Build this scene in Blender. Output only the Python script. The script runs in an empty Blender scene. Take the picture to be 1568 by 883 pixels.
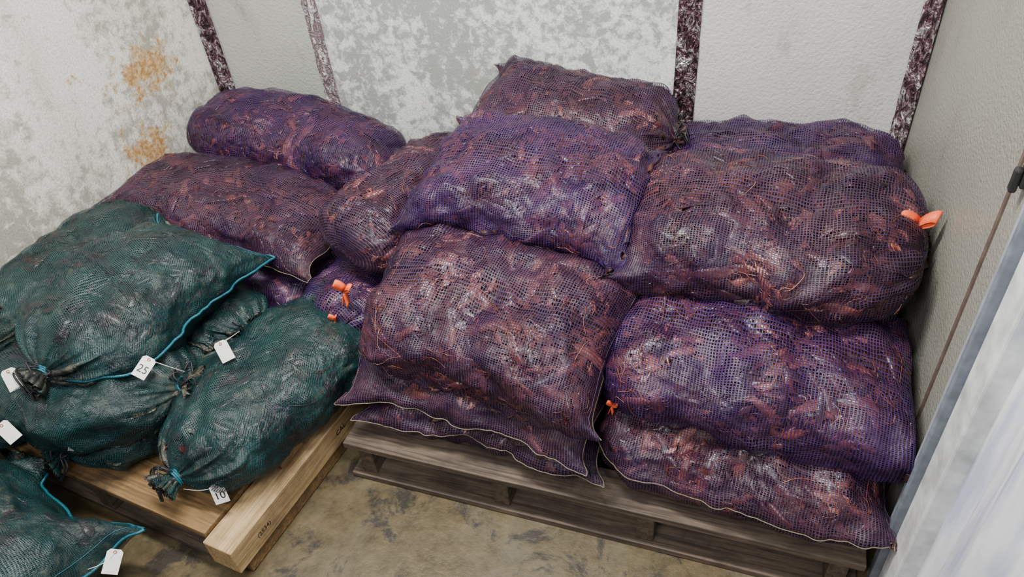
import bpy, math, random
import numpy as np
from mathutils import Vector, Matrix, noise
from mathutils.bvhtree import BVHTree

# ------------------------------------------------------------ node helpers
def new_mat(name):
    m = bpy.data.materials.new(name); m.use_nodes = True
    nt = m.node_tree; nt.nodes.clear()
    return m, nt
class G:
    def __init__(s, nt): s.nt = nt
    def n(s, t, **kw):
        nd = s.nt.nodes.new(t)
        for k, v in kw.items(): setattr(nd, k, v)
        return nd
    def l(s, a, b): s.nt.links.new(a, b)
    def setin(s, nd, idx, v):
        if isinstance(v, bpy.types.NodeSocket): s.l(v, nd.inputs[idx])
        else: nd.inputs[idx].default_value = v
    def math(s, op, a, b=0.0, clamp=False):
        nd = s.n('ShaderNodeMath', operation=op); nd.use_clamp = clamp
        s.setin(nd, 0, a); s.setin(nd, 1, b); return nd.outputs[0]
    def noise(s, vec, scale, detail=4, rough=.55, dist=0, color=False):
        nd = s.n('ShaderNodeTexNoise'); s.l(vec, nd.inputs['Vector'])
        nd.inputs['Scale'].default_value = scale; nd.inputs['Detail'].default_value = detail
        nd.inputs['Roughness'].default_value = rough; nd.inputs['Distortion'].default_value = dist
        if color:
            sp = s.n('ShaderNodeSeparateColor'); s.l(nd.outputs['Color'], sp.inputs[0]); return sp.outputs
        return nd.outputs['Fac']
    def ramp(s, fac, stops):
        nd = s.n('ShaderNodeValToRGB'); s.l(fac, nd.inputs[0])
        e = nd.color_ramp.elements
        while len(e) < len(stops): e.new(.5)
        for el, (p, c) in zip(e, stops):
            el.position = p
            el.color = (c, c, c, 1) if isinstance(c, (int, float)) else (*c, 1)
        return nd.outputs[0]
    def mix(s, fac, a, b, bt='MIX'):
        nd = s.n('ShaderNodeMix', data_type='RGBA', blend_type=bt)
        s.setin(nd, 0, fac)
        for i, v in ((6, a), (7, b)):
            if isinstance(v, bpy.types.NodeSocket): s.l(v, nd.inputs[i])
            else: nd.inputs[i].default_value = (*v, 1)
        return nd.outputs[2]
    def maprange(s, v, a, b, c=0, d=1):
        nd = s.n('ShaderNodeMapRange'); s.l(v, nd.inputs[0])
        for i, x in enumerate((a, b, c, d)): nd.inputs[i+1].default_value = x
        return nd.outputs[0]
    def bump(s, h, strength, dist):
        nd = s.n('ShaderNodeBump'); s.l(h, nd.inputs['Height'])
        nd.inputs['Strength'].default_value = strength; nd.inputs['Distance'].default_value = dist
        return nd.outputs[0]
    def pri(s, col, rough=.5, metal=0, bump=None, spec=.5, out=True):
        p = s.n('ShaderNodeBsdfPrincipled')
        if isinstance(col, bpy.types.NodeSocket): s.l(col, p.inputs['Base Color'])
        else: p.inputs['Base Color'].default_value = (*col, 1)
        s.setin(p, p.inputs.find('Roughness'), rough)
        s.setin(p, p.inputs.find('Metallic'), metal)
        p.inputs['Specular IOR Level'].default_value = spec
        if bump: s.l(bump, p.inputs['Normal'])
        if out:
            o = s.n('ShaderNodeOutputMaterial'); s.l(p.outputs[0], o.inputs[0])
        return p.outputs[0]
    def obj(s): return s.n('ShaderNodeTexCoord').outputs['Object']
    def scaled(s, vec, sc):
        nd = s.n('ShaderNodeMapping'); s.l(vec, nd.inputs[0]); nd.inputs['Scale'].default_value = sc
        return nd.outputs[0]

def mat_simple(name, col, rough=.5, metal=0, nscale=40, var=.25, bump=.2, spec=.5):
    m, nt = new_mat(name); g = G(nt); o = g.obj()
    f = g.noise(o, nscale, 4)
    c = g.mix(g.ramp(f, [(.3, 0.0), (.7, 1.0)]), tuple(x*(1-var) for x in col), tuple(min(1, x*(1+var)) for x in col))
    g.pri(c, rough, metal, g.bump(f, bump, .002), spec)
    return m

# ---- walls
def mat_wall_mottled(name, base=(.42,.42,.39), hi=(.74,.74,.70), rust=(), amt=(.44,.56), stain=.35):
    m, nt = new_mat(name); g = G(nt); o = g.obj()
    big = g.noise(o, 2.3, 3, .5)
    med = g.noise(o, 26, 6, .68, .3)
    s = g.math('ADD', g.math('MULTIPLY', big, .5), g.math('MULTIPLY', med, .62))
    fac = g.ramp(s, [(amt[0]+.05, 0.0), (amt[1]+.05, 1.0)])
    c = g.mix(fac, base, hi)
    fine = g.noise(o, 160, 3, .6)
    c = g.mix(g.ramp(fine, [(.35, .4), (.6, 0.0)]), c, (.22,.22,.21))
    st = g.noise(g.scaled(o, (1, 1, .25)), 4, 5, .6)
    c = g.mix(g.ramp(st, [(.48, 0.0), (.72, stain)]), c, (.28,.25,.18))
    for (px, py, pz, sx, sz, th) in rust:
        sub = g.n('ShaderNodeVectorMath', operation='SUBTRACT'); g.l(o, sub.inputs[0]); sub.inputs[1].default_value = (px, py, pz)
        mp = g.n('ShaderNodeMapping'); g.l(sub.outputs[0], mp.inputs[0])
        mp.inputs['Scale'].default_value = (0, 1/sx, 1/sz)
        ln = g.n('ShaderNodeVectorMath', operation='LENGTH'); g.l(mp.outputs[0], ln.inputs[0])
        v = g.math('SUBTRACT', 1.0, ln.outputs['Value'])
        nn = g.noise(o, 22, 6, .75)
        v = g.math('ADD', v, g.math('MULTIPLY', g.math('SUBTRACT', nn, .5), 3.0))
        mk = g.ramp(v, [(th, 0.0), (th+.35, 1.0)])
        rc = g.mix(g.ramp(g.noise(o, 60, 4, .7), [(.35, 0.0), (.6, 1.0)]), (.75,.54,.29), (.42,.21,.07))
        c = g.mix(mk, c, rc)
    g.pri(c, .55, 0, g.bump(g.math('ADD', med, fine), .35, .004))
    return m
def mat_wall_peel(name, col=(.44,.44,.42)):
    m, nt = new_mat(name); g = G(nt); o = g.obj()
    b = g.noise(o, 130, 2, .5)
    big = g.noise(o, 2.5, 4, .6)
    c = g.mix(big, tuple(x*.80 for x in col), tuple(x*1.17 for x in col))
    st = g.noise(g.scaled(o, (1, 1, .5)), 9, 5, .7)
    c = g.mix(g.ramp(st, [(.56, 0.0), (.75, .5)]), c, (.20,.18,.14))
    g.pri(c, .42, .15, g.bump(b, .8, .0035))
    return m
M_left = mat_wall_mottled('stained_galvanized_left', (.45,.44,.365), (.97,.95,.87),
     rust=((-2,1.82,.69,.22,.13,.30), (-2,1.70,.46,.20,.15,.40), (-2,1.10,.75,.06,.05,.7), (-2,1.55,.78,.08,.05,.8)), amt=(.43,.54))
M_spangle = mat_wall_mottled('spangled_galvanized', (.40,.41,.39), (.92,.93,.89), amt=(.48,.56), stain=.15)
M_peelA = mat_wall_peel('grey_panel', (.52,.53,.49))
M_peelC = mat_wall_peel('grey_textured_panel', (.72,.72,.68))
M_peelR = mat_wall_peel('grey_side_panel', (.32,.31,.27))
def mat_foil(name, dark=(.05,.035,.045), lite=(.55,.5,.52), metal=.85, rough=.2):
    m, nt = new_mat(name); g = G(nt); o = g.obj()
    f = g.noise(g.scaled(o, (1, 1, .6)), 45, 4, .7, 1.2)
    c = g.ramp(f, [(.38, dark), (.50, (.25,.13,.17)), (.56, lite), (.62, (.9,.86,.86))])
    g.pri(c, rough, metal, g.bump(f, 1.0, .03))
    return m
M_foil = mat_foil('crinkled_foil_tape')
M_foil_pale = mat_foil('pale_foil_tape', (.42,.39,.38), (.72,.72,.69), .3, .4)
m, nt = new_mat('stained_concrete'); g = G(nt); o = g.obj()
a = g.noise(o, 3, 6, .65); b = g.noise(o, 22, 6, .7); d = g.noise(o, 7, 5, .75, .4)
c = g.mix(g.ramp(b, [(.3, 0.0), (.7, 1.0)]), (.050,.036,.015), (.130,.098,.048))
c = g.mix(g.ramp(a, [(.5, 0.0), (.68, .5)]), c, (.15,.13,.09))
c = g.mix(g.ramp(d, [(.54, 0.0), (.62, .85)]), c, (.018,.016,.015))
g.pri(c, g.maprange(a, .3, .7, .3, .6), 0, g.bump(b, .4, .006)); M_floor = m
def mat_wood(name, c1, c2, ax, dirt=.4):
    m, nt = new_mat(name); g = G(nt); o = g.obj()
    sc = (.6, 12, 12) if ax == 'x' else (12, .6, 12)
    f = g.noise(g.scaled(o, sc), 6, 6, .65, 1.0)
    c = g.mix(g.ramp(f, [(.35, 0.0), (.65, 1.0)]), c1, c2)
    d = g.noise(o, 6, 5, .7)
    c = g.mix(g.ramp(d, [(.45, 0.0), (.7, dirt)]), c, (.03,.021,.015))
    c = g.mix(g.ramp(g.noise(g.scaled(o,sc), 18, 3, .6), [(.3, .5), (.45, 0.0)]), c, tuple(x*.35 for x in c1))
    g.pri(c, .68, 0, g.bump(f, .5, .003))
    return m
M_wood_old = mat_wood('weathered_pallet_wood', (.045,.031,.022), (.16,.115,.080), 'x', .85)
M_wood_oldy = mat_wood('weathered_pallet_wood_runner', (.045,.031,.022), (.14,.10,.068), 'y', .85)
M_wood_mid = mat_wood('plywood_pallet_wood', (.12,.068,.024), (.28,.165,.065), 'x', .75)
M_wood_new = mat_wood('fresh_pine_wood', (.34,.21,.085), (.58,.41,.21), 'y', .5)
M_wood_newx = mat_wood('fresh_pine_board', (.28,.17,.07), (.48,.33,.16), 'x', .6)

# net
def mat_net(name, col, col2, cell, w, rough, wave=.012, opaque=None, spec=.6, crinkle=0, diag=False):
    m, nt = new_mat(name); g = G(nt)
    uv = g.n('ShaderNodeUVMap').outputs[0]; o = g.obj()
    sep = g.n('ShaderNodeSeparateXYZ'); g.l(uv, sep.inputs[0])
    r, gg, bb = g.noise(o, 11, 2, .5, color=True)
    n1 = g.math('MULTIPLY', g.math('SUBTRACT', r, .5), wave)
    n2 = g.math('MULTIPLY', g.math('SUBTRACT', gg, .5), wave)
    wv = g.math('MULTIPLY', g.math('SUBTRACT', bb, .5), .30)
    def line(x, off, cell, w):
        q = g.math('DIVIDE', g.math('ADD', x, off), cell)
        q = g.math('ABSOLUTE', g.math('SUBTRACT', g.math('FRACT', q), .5))
        return g.math('GREATER_THAN', q, g.math('SUBTRACT', .5-w, wv)), q
    ux, uy = sep.outputs[0], sep.outputs[1]
    if diag: ux, uy = g.math('ADD', ux, g.math('MULTIPLY', uy, .55)), g.math('SUBTRACT', uy, g.math('MULTIPLY', ux, .35))
    a, qa = line(ux, n1, cell, w); b, qb = line(uy, n2, cell*.9, w*.85)
    mask = g.math('MAXIMUM', a, b)
    if opaque: mask = g.math('MAXIMUM', mask, opaque)
    c = g.mix(g.ramp(gg, [(.35, 0.0), (.65, 1.0)]), col, col2)
    bp = None
    if crinkle:
        h = g.math('ADD', g.noise(o, 38, 3, .65, .4), g.math('MULTIPLY', g.math('MAXIMUM', qa, qb), .12))
        bp = g.bump(h, 1.0, crinkle)
    bs = g.pri(c, rough, 0, bp, spec, out=False)
    tr = g.n('ShaderNodeBsdfTransparent').outputs[0]
    mx = g.n('ShaderNodeMixShader'); g.l(mask, mx.inputs[0]); g.l(tr, mx.inputs[1]); g.l(bs, mx.inputs[2])
    out = g.n('ShaderNodeOutputMaterial'); g.l(mx.outputs[0], out.inputs[0])
    return m
M_net_p = mat_net('purple_net', (.030,.012,.048), (.068,.034,.072), .0062, .15, .46, crinkle=.005, spec=.38)
M_net_p2 = mat_net('violet_net', (.030,.011,.074), (.064,.028,.100), .0062, .15, .45, crinkle=.005, spec=.38)
M_net_g = mat_net('teal_net', (.0035,.028,.033), (.014,.060,.060), .0046, .165, .38, .018, opaque=.03, spec=.42, crinkle=.007, diag=True)

def mat_contents(name, lo, mid, hi):
    m, nt = new_mat(name); g = G(nt); o = g.obj()
    f = g.noise(o, 35, 5, .65, .5); f2 = g.noise(o, 7, 3, .6)
    s = g.math('ADD', g.math('MULTIPLY', f, .6), g.math('MULTIPLY', f2, .4))
    c = g.ramp(s, [(.38, lo), (.52, mid), (.66, hi)])
    g.pri(c, .4, 0, g.bump(f, .8, .01), .5)
    return m
M_in_p = mat_contents('dark_sack_contents', (.008,.003,.005), (.04,.011,.012), (.13,.04,.03))
M_in_g = mat_contents('dark_oyster_contents', (.004,.006,.006), (.022,.025,.020), (.17,.15,.11))
m, nt = new_mat('crawfish_shell'); g = G(nt); o = g.obj()
at = g.n('ShaderNodeAttribute'); at.attribute_name = 'tone'
t = g.math('ADD', at.outputs['Fac'], g.math('MULTIPLY', g.math('SUBTRACT', g.noise(o, 60, 4, .7), .5), .6))
t = g.math('ADD', t, g.math('MULTIPLY', g.math('SUBTRACT', g.noise(o, 7, 3, .6), .5), 1.0))
c = g.ramp(t, [(0, (.008,.003,.005)), (.38, (.042,.010,.012)), (.68, (.13,.028,.024)), (.90, (.33,.09,.06)), (1, (.56,.26,.19))])
g.pri(c, .3, 0, g.bump(g.noise(o, 180, 2), .3, .002), .5); M_craw = m
M_seam_p = mat_simple('jute_seam_cord', (.17,.14,.09), .8, 0, 400, .5, .5)
M_seam_g = mat_simple('blue_hem_band', (.006,.10,.14), .4, 0, 300, .4, .4)
M_tie = mat_simple('black_tie_cord', (.010,.009,.012), .55)
M_tag = mat_simple('white_paper_tag', (.84,.83,.78), .6, 0, 60, .06, .05)
M_ink = mat_simple('black_marker_ink', (.01,.01,.012), .5)
M_orange = mat_simple('orange_ribbon_plastic', (.95,.13,.04), .4, 0, 30, .15, .2)
M_grom = mat_simple('tag_eyelet_red', (.35,.10,.08), .5)

# ------------------------------------------------------------ mesh helpers
def quads_mesh(name, V, F, MI=None, mats=(), UV=None, tone=None, smooth=True):
    me = bpy.data.meshes.new(name)
    V = np.asarray(V, np.float32); F = np.asarray(F, np.int32)
    me.vertices.add(len(V)); me.vertices.foreach_set('co', V.ravel())
    me.loops.add(F.size); me.loops.foreach_set('vertex_index', F.ravel())
    me.polygons.add(len(F)); me.polygons.foreach_set('loop_start', np.arange(0, F.size, 4, dtype=np.int32))
    try: me.polygons.foreach_set('loop_total', np.full(len(F), 4, np.int32))
    except Exception: pass
    if MI is not None: me.polygons.foreach_set('material_index', np.asarray(MI, np.int32))
    me.polygons.foreach_set('use_smooth', np.full(len(F), smooth))
    if UV is not None:
        u = me.uv_layers.new(name='UVMap'); u.data.foreach_set('uv', np.asarray(UV, np.float32).ravel())
    me.update(calc_edges=True)
    if tone is not None:
        a = me.attributes.new('tone', 'FLOAT', 'POINT'); a.data.foreach_set('value', np.asarray(tone, np.float32))
    for mm in mats: me.materials.append(mm)
    ob = bpy.data.objects.new(name, me); bpy.context.scene.collection.objects.link(ob)
    return ob
def grid_faces(n, k, wrap):
    i = np.arange(n-1)[:, None]; j = np.arange(k if wrap else k-1)[None, :]; j2 = (j+1) % k
    return np.stack([i*k+j, (i+1)*k+j, (i+1)*k+j2, i*k+j2], -1).reshape(-1, 4)
def tube(P, r, k=5):
    P = np.asarray(P, float); n = len(P)
    T = np.gradient(P, axis=0); T /= np.linalg.norm(T, axis=1)[:, None]+1e-9
    up = np.array([0.13, .21, .97]); A = np.cross(T, up); A /= np.linalg.norm(A, axis=1)[:, None]+1e-9
    B = np.cross(T, A)
    r = np.broadcast_to(np.asarray(r, float), (n,))
    ph = np.arange(k)*2*np.pi/k
    V = P[:, None]+r[:, None, None]*(np.cos(ph)[None, :, None]*A[:, None]+np.sin(ph)[None, :, None]*B[:, None])
    return V.reshape(-1, 3), grid_faces(n, k, True)
def loft(rings, k):
    V = []; ph = np.arange(k)*2*np.pi/k
    for (x, y, z, ry, rz) in rings:
        V.append(np.stack([np.full(k, x), y+ry*np.cos(ph), z+rz*np.sin(ph)], -1))
    return np.concatenate(V), grid_faces(len(rings), k, True)
def merge(parts):
    Vs, Fs, off = [], [], 0
    for V, F in parts: Vs.append(V); Fs.append(F+off); off += len(V)
    return np.concatenate(Vs), np.concatenate(Fs)
def box(name, x0, x1, y0, y1, z0, z1, mat, bev=0.0, parent=None):
    me = bpy.data.meshes.new(name)
    v = [(x, y, z) for x in (x0, x1) for y in (y0, y1) for z in (z0, z1)]
    f = [(0,1,3,2),(4,6,7,5),(0,4,5,1),(2,3,7,6),(0,2,6,4),(1,5,7,3)]
    me.from_pydata(v, [], f); me.materials.append(mat)
    ob = bpy.data.objects.new(name, me); bpy.context.scene.collection.objects.link(ob)
    if bev:
        b = ob.modifiers.new('b', 'BEVEL'); b.width = bev; b.segments = 2
    if parent: ob.parent = parent
    return ob
def empty(name, loc=(0, 0, 0), rz=0):
    e = bpy.data.objects.new(name, None); e.location = loc; e.rotation_euler = (0, 0, rz)
    e.empty_display_size = .1
    bpy.context.scene.collection.objects.link(e); return e

# ------------------------------------------------------------ crawfish template
ct = []; tn = []
body = loft([(-.050,0,0,.018,.0015),(-.042,0,0,.013,.003),(-.037,0,.001,.0080,.005),(-.028,0,.001,.0110,.007),(-.026,0,.001,.0095,.006),
    (-.017,0,.001,.0122,.008),(-.015,0,.001,.0105,.007),(-.005,0,.001,.0135,.009),(-.002,0,0,.0120,.008),(.012,0,0,.0160,.011),
    (.026,0,0,.0135,.009),(.037,0,0,.007,.005),(.046,0,0,.001,.001)], 8)
ct.append(body); tn += [0]*len(body[0])
for s in (1, -1):
    cl = loft([(.022,s*.008,-.002,.002,.002),(.034,s*.020,-.002,.0030,.0025),(.040,s*.024,0,.004,.003),(.047,s*.026,0,.0100,.005),(.056,s*.025,0,.0100,.005),(.068,s*.020,0,.0045,.003),(.078,s*.015,0,.0008,.0008)], 6)
    ct.append(cl); tn += [.12]*len(cl[0])
    fg = loft([(.054,s*.031,0,.004,.003),(.066,s*.030,0,.0028,.002),(.076,s*.023,0,.0008,.0008)], 4)
    ct.append(fg); tn += [.15]*len(fg[0])
    for q in range(3):
        lg = tube([(.012-q*.009,s*.008,-.003),(.014-q*.012,s*.024,.003),(.008-q*.016,s*.036,-.002)], [.0015,.0011,.0006], 3)
        ct.append(lg); tn += [.28]*len(lg[0])
    an = tube([(.038,s*.002,.002),(.055,s*.008,.008),(.062,s*.026,.011),(.050,s*.044,.010),(.028,s*.054,.008)], [.0008,.0007,.0006,.0005,.0004], 3)
    ct.append(an); tn += [.45]*len(an[0])
CV, CF = merge(ct); CT = np.array(tn)

# ------------------------------------------------------------ sacks
placed = []
XMIN, XMAX, YMAX = -1.985, .345, 2.135
def sack(name, style, c, L, W, H, yaw=0, pitch=0, roll=0, A='round', B='flat', seam=0, seed=1, ncraw=110, zmin=.142, bend=0, strands=70, lump=1.1):
    rng = np.random.default_rng(seed*7+3)
    NU, NV = 104, 136
    s = np.linspace(-1, 1, NU); t = .5*s+.5*np.sin(s*np.pi/2)
    t[0] = -1; t[-1] = 1
    ph = np.arange(NV)*2*np.pi/NV
    w = np.zeros(NU); h = np.zeros(NU); flat = np.zeros(NU); gath = np.zeros(NU)
    kb, kp = ((.87, 2.8) if style == 'g' else (.93, 5.5))
    for i, tt in enumerate(t):
        e = A if tt < 0 else B; a = abs(tt)
        if e == 'flat':
            h[i] = H/2*max(1-a**4.0, 0)**.55+.0012; w[i] = W/2*(.965+.05*a**6-.03*math.sin(a*math.pi)); flat[i] = a**8
        elif e == 'round':
            h[i] = H/2*max(1-a**4.6, 0)**.5+.001; w[i] = W/2*max(1-a**7.5, 0)**.42+.002
        else:
            tb = a/kb
            if tb < 1:
                q = max(1-tb**kp, 0)**.55; w[i] = max(W/2*q, .013); h[i] = max(H/2*q, .012)
                gath[i] = max(0, (tb-.55)/.45)**1.5
            else:
                k = (a-kb)/(1-kb); w[i] = .013+.024*k; h[i] = .012+.014*k; gath[i] = 1.2
    cp, sp = np.cos(ph), np.sin(ph); ex = .80
    cx = np.sign(cp)*np.abs(cp)**ex; sx = np.sign(sp)*np.abs(sp)**ex
    fl = np.zeros(NV)
    if seam:
        d = np.abs((ph-(0 if seam > 0 else np.pi)+np.pi) % (2*np.pi)-np.pi); fl = np.exp(-(d/.13)**2)*.010
    gr = 1+.16*gath[:, None]*np.sin(ph*13+seed)[None]+.10*gath[:, None]*np.sin(ph*23+seed*2)[None]
    Y = w[:, None]*cx[None]*gr+(fl*np.sign(cp))[None]*(w/(W/2))[:, None]
    Z = h[:, None]*sx[None]*gr
    X = (t*L/2)[:, None]+np.sign(t)[:, None]*flat[:, None]*(.034*np.abs(cp)**8)[None]
    X = X-np.sign(t)[:, None]*(np.abs(t)**3)[:, None]*.012*np.sin(Y*11+seed)
    Z = Z-(bend*(t**2))[:, None]
    Z = Z+flat[:, None]*.012*np.sin(Y/W*13+seed)
    Y = Y+(.012*np.sin(t*2.6+seed*1.7)+.006*np.sin(t*6+seed))[:, None]
    P = np.stack([X, Y, Z], -1)
    R = np.array(Matrix.Rotation(math.radians(yaw), 3, 'Z')@Matrix.Rotation(math.radians(pitch), 3, 'Y')@Matrix.Rotation(math.radians(roll), 3, 'X'))
    def normals(P):
        du = np.gradient(P, axis=0); dv = np.roll(P, -1, 1)-np.roll(P, 1, 1)
        n = np.cross(dv, du); n /= np.linalg.norm(n, axis=2)[..., None]+1e-9
        return n
    N = normals(P)
    sgn = -1 if (N*P).sum() < 0 else 1
    N = N*sgn
    body = np.clip(h/(H/2), 0, 1)
    sv = seed*3.17
    D = np.zeros((NU, NV))
    for i in range(NU):
        if body[i] < .02: continue
        for j in range(NV):
            x, y, z = P[i, j]
            a = noise.noise(Vector((x*5+sv, y*5, z*5+sv)))
            b = noise.noise(Vector((x*17, y*17+sv, z*17)))
            e = 1-abs(noise.noise(Vector((x*8+sv, y*14, z*14+sv))))*2
            f = abs(noise.noise(Vector((x*36, y*36+sv, z*36))))
            D[i, j] = (a*.022+b*.014+(e-.6)*.009+f*.012)*lump
    lim = (np.minimum(body, 1)**.8)[:, None]
    P = P+N*(D*lim)[..., None]
    P = P@R.T+np.array(c)
    P[..., 0] = np.clip(P[..., 0], XMIN, XMAX); P[..., 1] = np.minimum(P[..., 1], YMAX)
    P[..., 2] = np.maximum(P[..., 2], zmin)
    lo = P.reshape(-1, 3).min(0); hi = P.reshape(-1, 3).max(0)
    for (bl, bh, tree) in placed:
        if np.any(bl > hi) or np.any(bh < lo): continue
        msk = np.all((P > bl) & (P < bh), axis=2)
        for i, j in zip(*np.nonzero(msk)):
            v = Vector(P[i, j]); loc, nn, idx, dist = tree.find_nearest(v, .16)
            if loc is None: continue
            if (v-loc).dot(nn) < .002:
                P[i, j] = loc+nn*.003
    P[..., 0] = np.clip(P[..., 0], XMIN, XMAX); P[..., 1] = np.minimum(P[..., 1], YMAX)
    Q = P.copy()
    for _ in range(2):
        Q[1:-1] = .5*Q[1:-1]+.125*(Q[2:]+Q[:-2]+np.roll(Q, 1, 1)[1:-1]+np.roll(Q, -1, 1)[1:-1])
    P = np.where((body > .25)[:, None, None], Q, P)
    P[..., 2] = np.maximum(P[..., 2], zmin)
    V = P.reshape(-1, 3); F = grid_faces(NU, NV, True)
    fn = np.cross(V[F[:, 1]]-V[F[:, 0]], V[F[:, 3]]-V[F[:, 0]])
    fc = V[F].mean(1)
    if (fn*(fc-V.mean(0))).sum() < 0: F = F[:, ::-1]; fn = -fn
    tree = BVHTree.FromPolygons([tuple(v) for v in V], [tuple(f) for f in F.tolist()])
    placed.append((V.min(0)-.001, V.max(0)+.001, tree))
    N = normals(P)*sgn
    if (N.reshape(-1, 3)*(V-V.mean(0))).sum() < 0: N = -N
    circ = (W+H)*2*.86
    U = np.concatenate([[0], np.cumsum(np.hypot(np.diff(t*L/2), np.diff(h)))])
    uvv = np.zeros((NU, NV+1, 2)); uvv[..., 0] = U[:, None]; uvv[..., 1] = (np.arange(NV+1)/NV*circ)[None]
    i = np.arange(NU-1)[:, None]; j = np.arange(NV)[None]
    idx = np.stack([np.stack([i+0*j, j+0*i], -1), np.stack([i+1+0*j, j+0*i], -1), np.stack([i+1+0*j, j+1+0*i], -1), np.stack([i+0*j, j+1+0*i], -1)], 2)
    uvl = uvv[idx[..., 0], idx[..., 1]].reshape(-1, 4, 2)
    if F[0, 0] != 0: uvl = uvl[:, ::-1]
    parts = [(V, F, 0, uvl, np.zeros(len(V)))]
    offs = np.minimum(.0095 if style != 'g' else .007, .35*h)[:, None, None]
    I = P-N*offs; parts.append((I.reshape(-1, 3), F, 1, None, np.zeros(len(V))))
    Nf = N.reshape(-1, 3)
    okrow = (body > .5)
    cand = np.nonzero(np.repeat(okrow, NV) & (Nf[:, 2] > -.35) & ((Nf[:, 1] < .75)))[0]
    ar = np.zeros(len(V)); ar[:len(fn)] = np.linalg.norm(fn, axis=1)
    if ncraw and len(cand):
        p = ar[cand]+1e-9; p /= p.sum()
        ch = rng.choice(cand, ncraw, p=p)
        k = len(ch)
        rt = rng.normal(size=(k, 3)); n = Nf[ch]
        T = rt-(rt*n).sum(1)[:, None]*n; T /= np.linalg.norm(T, axis=1)[:, None]; Bv = np.cross(n, T)
        sc = rng.uniform(.6, 1.05, k)
        dep = rng.uniform(.005, .010, k)
        flp = rng.choice([1, 1, -1], k)
        tv = CV[None]*sc[:, None, None]
        curv = -(tv[..., 0]**2+tv[..., 1]**2)*1.5
        W3 = V[ch][:, None]-n[:, None]*dep[:, None, None]+tv[..., 0:1]*T[:, None]+tv[..., 1:2]*Bv[:, None]+(tv[..., 2:3]*flp[:, None, None]+curv[..., None])*n[:, None]
        W3 = W3.reshape(-1, 3)
        nc = len(CT); ctt = np.tile(CT, k)
        outl = rng.random(k) < .20
        limv = np.where((ctt > .25) & np.repeat(outl, nc) & (style != 'g'), .0012, -.0018)
        good = np.ones(k, bool)
        for q in range(len(W3)):
            v = Vector(W3[q]); loc, nn, ix, dist = tree.find_nearest(v, .06)
            if loc is None: good[q//nc] = False; continue
            dd = (v-loc).dot(nn)
            if dd > limv[q]:
                W3[q] = v-nn*(dd-limv[q])
                if dist*dist-dd*dd > 9e-6: good[q//nc] = False
        gi = np.nonzero(good)[0]; k = len(gi)
        W3 = W3.reshape(-1, nc, 3)[gi].reshape(-1, 3)
        FF = (CF[None]+(np.arange(k)*nc)[:, None, None]).reshape(-1, 4)
        base = np.clip(rng.beta(1.8, 2.4, k), .05, .8)
        if style == 'g': base *= .5
        tone = (base[:, None]+CT[None]*(.2 if style == 'g' else .5)).ravel()
        W3[:, 0] = np.clip(W3[:, 0], XMIN, XMAX)
        if k: parts.append((W3, FF, 2, None, np.clip(tone, 0, .92)))
    rows = np.nonzero(body > .7)[0]
    for q in range(max(1, strands//8) if strands else 0):
        cc = cand[rng.integers(len(cand))]; ci, cj = cc//NV, cc % NV
        for q2 in range(8):
            fi, fj = ci+rng.normal()*5, cj+rng.normal()*5
            a0 = rng.uniform(0, 6.28); da = rng.normal()*.35; pts = []
            stp = rng.uniform(.5, 1.4)
            for _ in range(7):
                ii = int(np.clip(round(fi), rows[0], rows[-1])); jj = int(round(fj)) % NV
                pts.append(P[ii, jj]+N[ii, jj]*(.001+rng.uniform(0, .0015)))
                fi += math.cos(a0)*stp*1.2; fj += math.sin(a0)*stp*1.3; a0 += da
            pts = np.array(pts); pts[1:-1] = (pts[:-2]+pts[1:-1]*2+pts[2:])/4
            tv, tf = tube(pts, rng.uniform(.0004, .0007), 3)
            parts.append((tv, tf, 2, None, np.full(len(tv), rng.uniform(.55, .95) if style != 'g' else .3)))
    sr = .0013 if style != 'g' else .0040
    if seam:
        jj = 0 if seam > 0 else NV//2
        col = P[:, jj]+N[:, jj]*.001
        lo_i = np.nonzero(body > .05)[0]
        tv, tf = tube(col[max(lo_i[0]-1, 0):lo_i[-1]+2], sr, 5); parts.append((tv, tf, 3, None, np.zeros(len(tv))))
    for e, ii in ((A, 0), (B, NU-1)):
        if e == 'flat':
            row = P[ii, :NV//2+1]+0
            tv, tf = tube(row, sr, 5); parts.append((tv, tf, 3, None, np.zeros(len(tv))))
            i2 = 3 if ii == 0 else NU-4
            row = P[i2, :NV//2+1]+N[i2, :NV//2+1]*.001
            tv, tf = tube(row, .0010, 4); parts.append((tv, tf, 3 if style == 'g' else 0, np.zeros((len(tf), 4, 2)), np.zeros(len(tv))))
        elif e == 'tied':
            i0 = int(np.argmin(np.where((t < 0) == (ii == 0), np.abs(np.abs(t)-kb), 9)))
            ctr = P[i0].mean(0); rr = min(np.linalg.norm(P[i0]-ctr, axis=1).max()*1.12, .022)
            ax = P[min(i0+2, NU-1)].mean(0)-P[max(i0-2, 0)].mean(0); ax /= np.linalg.norm(ax)+1e-9
            a1 = np.cross(ax, [0, 0, 1.]); a1 /= np.linalg.norm(a1)+1e-9; a2 = np.cross(ax, a1)
            th = np.linspace(0, 2*np.pi*3, 40)
            hel = ctr+rr*(np.cos(th)[:, None]*a1+np.sin(th)[:, None]*a2)+ax*((th/th[-1]-.5)*.014)[:, None]
            tv, tf = tube(hel, .0028, 5); parts.append((tv, tf, 4 if style != 'g' else 3, None, np.zeros(len(tv))))
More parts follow.
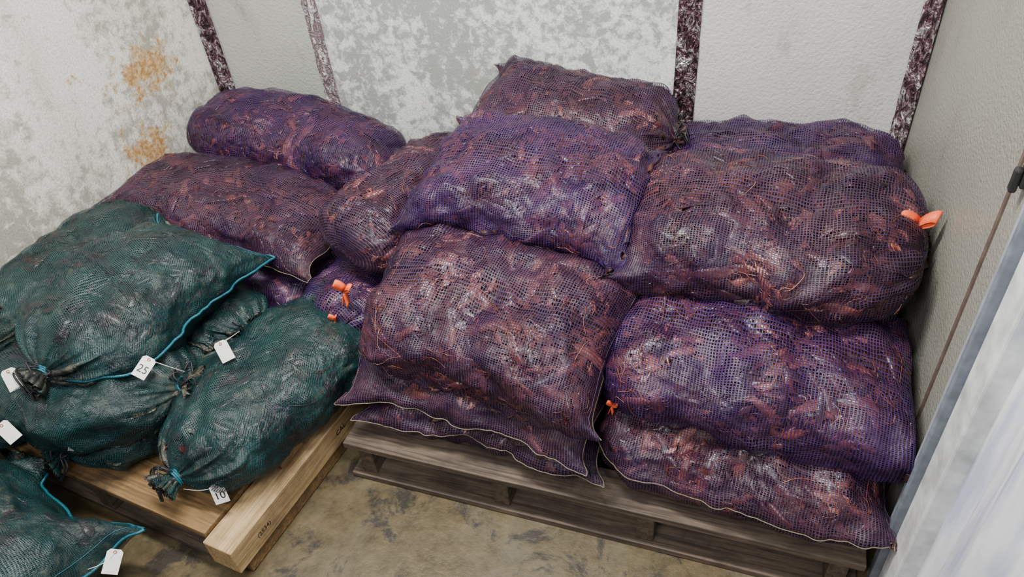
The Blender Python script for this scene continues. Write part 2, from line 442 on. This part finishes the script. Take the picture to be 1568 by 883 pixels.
            for q in range(4):
                a0 = rng.uniform(0, 6.28); dirv = np.cos(a0)*a1+np.sin(a0)*a2; dirv[2] = abs(dirv[2])
                ss = np.linspace(0, 1, 14)[:, None]
                oo = ax*(1 if ii else -1)
                lp = ctr+dirv*rr+oo*(ss*.05)+dirv*np.sin(ss*3.0)*.035+np.array([0, 0, -1])*ss**2*.06+a1*np.sin(ss*7+q)*.012
                lp[:, 2] = np.maximum(lp[:, 2], .01); lp[:, 0] = np.clip(lp[:, 0], XMIN, XMAX)
                tv, tf = tube(lp, .0024, 5); parts.append((tv, tf, 4, None, np.zeros(len(tv))))
    Vs, Fs, MI, UVs, TN, off = [], [], [], [], [], 0
    for (v, f, mi, uv, tn_) in parts:
        Vs.append(v); Fs.append(f+off); off += len(v); MI.append(np.full(len(f), mi)); TN.append(tn_)
        UVs.append(uv if uv is not None else np.zeros((len(f), 4, 2)))
    mats = {'p': (M_net_p, M_in_p, M_craw, M_seam_p, M_tie), 'v': (M_net_p2, M_in_p, M_craw, M_seam_p, M_tie), 'g': (M_net_g, M_in_g, M_craw, M_seam_g, M_tie)}[style]
    return quads_mesh(name, np.concatenate(Vs), np.concatenate(Fs), np.concatenate(MI), mats, np.concatenate(UVs), np.concatenate(TN))

PN, GN = 'purple_mesh_sack', 'green_mesh_sack'
# right pallet, bottom layer
sack(PN, 'p', (-.55, 1.20, .205), .56, .44, .15, -2, 0, 0, 'flat', 'flat', -1, 1, 80, strands=10)
sack(PN, 'p', (.03, 1.175, .225), .64, .42, .20, -3, 0, 0, 'round', 'flat', -1, 2, 220, strands=40)
sack(PN, 'p', (-.56, 1.74, .235), .62, .50, .20, 0, 0, 0, 'round', 'round', 0, 3, 0, strands=0)
sack(PN, 'p', (.04, 1.76, .235), .60, .50, .20, 0, 0, 0, 'round', 'round', 0, 4, 0, strands=0)
# second layer
sack(PN, 'p', (-.58, 1.20, .295), .60, .44, .19, -3, 0, 6, 'flat', 'flat', -1, 5, 180, strands=10)
sack(PN, 'v', (.04, 1.235, .39), .65, .41, .22, -2, 0, 5, 'round', 'flat', 0, 6, 260, strands=30)
sack(PN, 'p', (.05, 1.72, .37), .60, .40, .18, 0, 0, 0, 'round', 'round', 0, 7, 60, strands=0)
sack(PN, 'p', (-.55, 1.72, .40), .58, .46, .20, 0, 0, 0, 'round', 'round', 0, 8, 0, strands=0)
# third layer
sack(PN, 'p', (-.555, 1.19, .435), .62, .42, .24, -5, 2, 16, 'round', 'flat', 1, 9, 290, strands=110)
sack(PN, 'p', (.04, 1.465, .575), .67, .44, .24, -1, 0, 10, 'flat', 'tied', 1, 10, 290, strands=60)
sack(PN, 'v', (.045, 1.90, .475), .66, .38, .21, 0, 0, 0, 'round', 'tied', 0, 11, 200, strands=20)
sack(PN, 'v', (-.53, 1.50, .60), .58, .39, .23, -3, 4, 16, 'flat', 'flat', 1, 12, 260, strands=60)
sack(PN, 'p', (-.54, 1.91, .575), .64, .38, .22, -3, 3, 12, 'flat', 'tied', 0, 13, 200, strands=30)
# left side purple
sack(PN, 'v', (-1.02, 1.40, .26), .52, .32, .23, 82, 0, 0, 'tied', 'round', 0, 14, 80, strands=10)
sack(PN, 'p', (-1.02, 1.84, .27), .50, .34, .24, 82, 0, 0, 'round', 'round', 0, 15, 0, strands=0)
sack(PN, 'v', (-1.53, 1.50, .24), .72, .44, .20, -3, 0, 0, 'round', 'round', 0, 16, 100, strands=10)
sack(PN, 'p', (-1.55, 1.90, .25), .74, .40, .22, 0, 0, 0, 'round', 'round', 0, 17, 0, strands=0)
sack(PN, 'p', (-.94, 1.58, .47), .57, .30, .24, 76, 0, 0, 'round', 'round', 0, 18, 170, strands=20)
sack(PN, 'p', (-1.58, 1.53, .385), .82, .37, .19, -5, 2, 4, 'flat', 'flat', -1, 19, 230, strands=20, lump=.8)
sack(PN, 'v', (-1.53, 1.89, .425), .82, .32, .25, -3, 6, 0, 'round', 'round', 0, 20, 190, strands=10, lump=.8)
# green sacks
sack(GN, 'g', (-1.45, .93, .215), .58, .36, .17, 70, 0, 0, 'tied', 'round', 0, 31, 0, strands=0)
sack(GN, 'g', (-1.80, .89, .24), .60, .32, .22, 85, 0, 0, 'tied', 'round', 0, 32, 0, strands=0)
sack(GN, 'g', (-1.82, 1.20, .24), .50, .32, .18, 85, 0, 0, 'round', 'round', 0, 33, 0, strands=0)
sack(GN, 'g', (-1.12, .965, .24), .65, .36, .23, 72, -2, 0, 'tied', 'round', 0, 34, 120, strands=4, lump=1)
sack(GN, 'g', (-1.47, 1.18, .29), .54, .28, .16, -14, 0, 0, 'round', 'tied', 0, 35, 30, strands=0, lump=.9)
sack(GN, 'g', (-1.52, .85, .31), .56, .34, .20, 8, 0, 0, 'round', 'tied', 0, 36, 80, strands=4, lump=.9)
sack(GN, 'g', (-1.83, 1.12, .375), .66, .33, .22, 80, 0, 0, 'tied', 'round', 0, 37, 90, strands=8, lump=.9)
sack(GN, 'g', (-1.505, 1.0, .44), .58, .38, .23, 84, -1, 10, 'tied', 'flat', -1, 38, 120, strands=8, lump=.9)
sack(GN, 'g', (-1.62, .42, .16), .68, .38, .29, -6, 0, 0, 'round', 'flat', 1, 39, 80, zmin=.002, strands=8, lump=.9)

# ------------------------------------------------------------ room
T = .06
box('floor', -2.3, 1.4, -1.6, 2.4, -.05, 0, M_floor)
box('wall_left', -2.0-T, -2.0, -1.2, 2.15+T, 0, 2.4, M_left)
wb = empty('wall_back')
box('panel_1', -2.0, -1.53, 2.15, 2.15+T, 0, 2.4, M_peelA, parent=wb)
box('panel_2', -1.53, -.265, 2.15, 2.15+T, 0, 2.4, M_spangle, parent=wb)
box('panel_3', -.265, .37+T, 2.15, 2.15+T, 0, 2.4, M_peelC, parent=wb)
wr = empty('wall_right')
box('panel', .37, .37+T, 1.03, 2.15, 0, 2.4, M_peelR, parent=wr)
box('seam_strip', .3665, .37, 1.165, 1.176, 0, 2.4, mat_simple('brown_sealant', (.12,.085,.07), .5), parent=wr)
box('ceiling', -2.06, .43, -1.2, 2.21, 2.4, 2.45, mat_simple('white_ceiling_panel', (.6,.6,.58), .6))
def strip(name, p0, width, mat, seed, corner=None):
    nz, nw = 200, 8
    V = []
    for i in range(nz):
        z = 2.4*i/(nz-1)
        for j in range(nw):
            q = (j/(nw-1)-.5)*width
            cr = (noise.noise(Vector((z*26, q*70, seed)))+1)*.004+.0012
            wob = noise.noise(Vector((z*4, seed, 0)))*.003
            if corner is None: V.append((p0[0]+q+wob, p0[1]-cr, z))
            else:
                d = width*.5; a = j/(nw-1)
                V.append((p0[0]+corner*(d*a*.9+.001+cr*.7), p0[1]-(1-a)*d*.9-.001-cr*.7, z))
    return quads_mesh(name, V, grid_faces(nz, nw, False), None, (mat,), None, None, False)
strip('trim_1', (-2.0, 2.15), .09, M_foil, 1.3, corner=1)
strip('trim_2', (-1.53, 2.15), .056, M_foil_pale, 2.3)
strip('trim_3', (-.265, 2.15), .066, M_foil, 3.7)
strip('trim_4', (.37, 2.15), .09, M_foil, 4.1, corner=-1)
M_frame = mat_simple('brushed_blue_grey_frame', (.42,.46,.52), .4, .3, 30, .2, .1)
fr = empty('door_frame')
box('post', .345, .43, .99, 1.03, 0, 2.4, M_frame, .004, fr)
box('flange', .335, .43, .975, .99, 0, 2.4, mat_simple('dark_gasket', (.16,.18,.22), .5), .003, fr)
box('inner_jamb', .35, .43, .90, .975, 0, 2.4, mat_simple('scuffed_white_jamb', (.62,.63,.63), .45, 0, 18, .35, .1), .004, fr)
m, nt = new_mat('white_plastic_curtain'); g = G(nt); o = g.obj()
f = g.noise(g.scaled(o, (1, 6, .5)), 6, 3, .5)
c = g.mix(g.ramp(f, [(.4, 0.0), (.6, 1.0)]), (.50,.52,.68), (.84,.86,.88))
g.pri(c, .3, 0, g.bump(f, .3, .02)); M_curt = m
V = []; ny, nz = 120, 30
for i in range(ny):
    y = .90-(i/(ny-1))*1.3
    for j in range(nz):
        z = .015+2.35*j/(nz-1)
        V.append((.385+.018*math.sin(y*38+.5*math.sin(z*2))+.008*math.sin(y*90+z), y, z))
cur = quads_mesh('plastic_strip_curtain', V, grid_faces(ny, nz, False), None, (M_curt,))
sm = cur.modifiers.new('s', 'SOLIDIFY'); sm.thickness = .003
lt = empty('wall_latch')
M_blk = mat_simple('black_rubber', (.02,.02,.022), .45)
box('plate', .358, .3702, 1.105, 1.128, .955, 1.01, M_blk, .003, lt)
box('lever', .347, .358, 1.108, 1.124, .945, .985, M_blk, .004, lt)

# ------------------------------------------------------------ pallets
rp = empty('wooden_pallet', (-.915, .95, 0))
Lx, Ly = 1.235, 1.14
def rb(nm, x0, x1, y0, y1, z0, z1, mt, par): return box(nm, x0, x1, y0, y1, z0, z1, mt, .003, par)
random.seed(3)
for k, x in enumerate((.03, .40, .755, 1.165)):
    rb('stringer_%d' % k, x, x+.040, .012, Ly, .018, .12, M_wood_oldy, rp)
yy = 0
for k in range(8):
    wd = .092 if k else .10
    rb('deck_%d' % k, 0+random.uniform(0, .008), Lx-random.uniform(0, .008), yy, yy+wd, .12, .14, M_wood_old, rp)
    yy += wd+.052
for k, y in enumerate((.0, .5, 1.04)):
    rb('bottom_%d' % k, 0, Lx, y, y+.095, 0.001, .019, M_wood_old, rp)
lp = empty('wooden_pallet', (-1.015, .605, 0), math.radians(-6))
for k, x in enumerate((-.93, -.50)):
    rb('stringer_%d' % k, x, x+.045, .02, 1.1, .02, .118, M_wood_oldy, lp)
rb('side_beam', -.085, 0, .0, 1.1, .045, .128, M_wood_new, lp)
rb('side_skid', -.085, -.005, .03, 1.1, .0015, .044, M_wood_mid, lp)
yy = .015
for k in range(6):
    wd = (.17, .085, .14, .14, .14, .14)[k]
    x1 = (-.088, -.035, -.05, -.05, -.05, -.05)[k]
    z0 = .1185 if k == 0 else .129
    rb('deck_%d' % k, -.93, x1, yy, yy+wd, z0, z0+.020, (M_wood_mid, M_wood_newx)[k == 1], lp)
    yy += wd+.05
for k, y in enumerate((.02, .9)):
    rb('bottom_%d' % k, -.93, -.1, y, y+.10, 0.001, .02, M_wood_old, lp)
def text(body, size, M, mat, parent, name='printed_number'):
    cu = bpy.data.curves.new(name, 'FONT'); cu.body = body; cu.size = size; cu.align_x = 'CENTER'; cu.align_y = 'CENTER'; cu.extrude = .0002
    cu.materials.append(mat)
    ob = bpy.data.objects.new(name, cu); bpy.context.scene.collection.objects.link(ob)
    ob.matrix_world = M
    if parent: ob.parent = parent
    return ob
def side(y, z): return Matrix.Translation((.0004, y, z))@Matrix(((0,0,1,0),(1,0,0,0),(0,1,0,0),(0,0,0,1)))
text('(2S34)', .018, side(.10, .085), M_ink, lp, 'stamp')
text('CAL', .022, side(.42, .09), M_ink, lp, 'stamp_2')

# ------------------------------------------------------------ tags
def tag(p, label, nrm, up=(0, 0, 1), tilt=0, knot=None):
    n = Vector(nrm).normalized(); u = Vector(up); u = (u-n*u.dot(n)).normalized()
    u = (Matrix.Rotation(math.radians(tilt), 3, n)@u); x = u.cross(n).normalized()
    M = Matrix((( x[0], u[0], n[0], p[0]), (x[1], u[1], n[1], p[1]), (x[2], u[2], n[2], p[2]), (0,0,0,1)))
    par = empty('paper_tag')
    par.matrix_world = M
    w, h, t, c = .0165, .0265, .0006, .006
    out = [(-w,-h),(w,-h),(w,h-c),(w-c,h),(-w+c,h),(-w,h-c)]
    V = [(a, b, z) for z in (-t, t) for a, b in out]
    me = bpy.data.meshes.new('card'); k = 6
    F = [tuple(range(k-1, -1, -1)), tuple(range(k, 2*k))]+[(i, (i+1) % k, (i+1) % k+k, i+k) for i in range(k)]
    me.from_pydata(V, [], F); me.materials.append(M_tag)
    ob = bpy.data.objects.new('card', me); bpy.context.scene.collection.objects.link(ob); ob.parent = par
    th = np.linspace(0, 2*np.pi, 16)
    V, F = tube(np.stack([.003*np.cos(th), .020+.003*np.sin(th), np.full(16, .001)], -1), .001, 5)
    e = quads_mesh('eyelet', V, F, None, (M_grom,)); e.parent = par
    if label:
        cu = text(label, .026, Matrix.Translation((0, -.006, .001)), M_ink, None, 'number'); cu.parent = par
    if knot is not None:
        a = M.inverted()@Vector(knot)
        pts = []
        for s in np.linspace(0, 1, 12):
            q = Vector((0, .020, .001)).lerp(a, s); q += Vector((.008*math.sin(s*3.1), 0, .015*math.sin(s*3.1))); pts.append(q)
        V, F = tube(pts, .0010, 4); sgo = quads_mesh('string', V, F, None, (M_tag,)); sgo.parent = par
tag((-1.31, .84, .425), '25', (.45,-.45,.75), tilt=-50, knot=(-1.27, .90, .36))
tag((-1.20, .975, .375), '', (.5,-.6,.6), tilt=10, knot=(-1.22, 1.06, .36))
tag((-1.083, .70, .205), '10', (.5,-.8,.35), tilt=4, knot=(-1.18, .69, .20))
tag((-1.455, .69, .29), '25', (.5,-.7,.5), tilt=-20, knot=(-1.50, .72, .28))
tag((-1.60, .723, .429), '', (.5,-.6,.6), tilt=8, knot=(-1.53, .74, .44))
tag((-1.57, .634, .352), '', (.5,-.6,.6), tilt=25, knot=(-1.70, .66, .27))
tag((-1.229, .496, .179), '', (.6,-.4,.6), tilt=-40, knot=(-1.29, .47, .16))

# ------------------------------------------------------------ orange ribbons
def ribbon(p, s, seed):
    rng = np.random.default_rng(seed); parts = []
    for q in range(4):
        a0 = q*1.6+rng.uniform(0, .6); pts = []
        for k in range(10):
            s0 = k/9
            if q < 2:
                r = math.sin(s0*math.pi)*s
                pts.append((r*math.cos(a0+s0*.9), -r*.35, r*math.sin(a0+s0*.9)+.2*s))
            else: pts.append((s*.5*s0*math.cos(a0), -.15*s*s0-.1*s, -s*1.1*s0+.15*s*math.sin(s0*5)))
        P = np.array(pts)+np.array(p)
        wv = np.array([.10*s, .18*s, .22*s])*(1 if q % 2 else -1)
        V = np.concatenate([np.stack([x-wv, x+wv]) for x in P]); parts.append((V, grid_faces(10, 2, False)))
    V, F = merge(parts)
    ob = quads_mesh('orange_flagging_ribbon', V, F, None, (M_orange,))
    so = ob.modifiers.new('s', 'SOLIDIFY'); so.thickness = .0012
ribbon((.318, 1.455, .640), .045, 1)
ribbon((-.965, 1.20, .43), .032, 2)
ribbon((-.245, 1.08, .33), .016, 3)
ribbon((-1.0, 1.17, .35), .018, 4)

# ------------------------------------------------------------ lights
def area(name, loc, target, sx, sy, power, col):
    l = bpy.data.lights.new(name, 'AREA'); l.shape = 'RECTANGLE'; l.size = sx; l.size_y = sy; l.energy = power; l.color = col
    ob = bpy.data.objects.new(name, l); ob.location = loc
    ob.rotation_euler = (Vector(target)-Vector(loc)).to_track_quat('-Z', 'Y').to_euler()
    bpy.context.scene.collection.objects.link(ob)
area('ceiling_tube_light', (-.75, .85, 2.32), (-.75, 1.05, 0), 1.1, .14, 80, (1, .985, .93))
area('doorway_light', (-.5, -.5, 2.2), (-.9, 1.5, .3), .8, .25, 30, (.97, .98, 1))
w = bpy.data.worlds.new('World'); bpy.context.scene.world = w; w.use_nodes = True
w.node_tree.nodes['Background'].inputs[0].default_value = (.9, .94, 1, 1)
w.node_tree.nodes['Background'].inputs[1].default_value = .10

# ------------------------------------------------------------ camera
cd = bpy.data.cameras.new('camera'); cam = bpy.data.objects.new('camera', cd)
bpy.context.scene.collection.objects.link(cam)
cd.sensor_width = 36; cd.lens = 25.94; cd.clip_start = .02
X = Vector((.943, .3214, -.0845)).normalized(); Zc = Vector((.2993, -.7107, .6368)).normalized()
Yc = Zc.cross(X).normalized(); X = Yc.cross(Zc)
cam.matrix_world = Matrix(((X[0], Yc[0], Zc[0], 0), (X[1], Yc[1], Zc[1], 0), (X[2], Yc[2], Zc[2], 1.6), (0, 0, 0, 1)))
bpy.context.scene.camera = cam
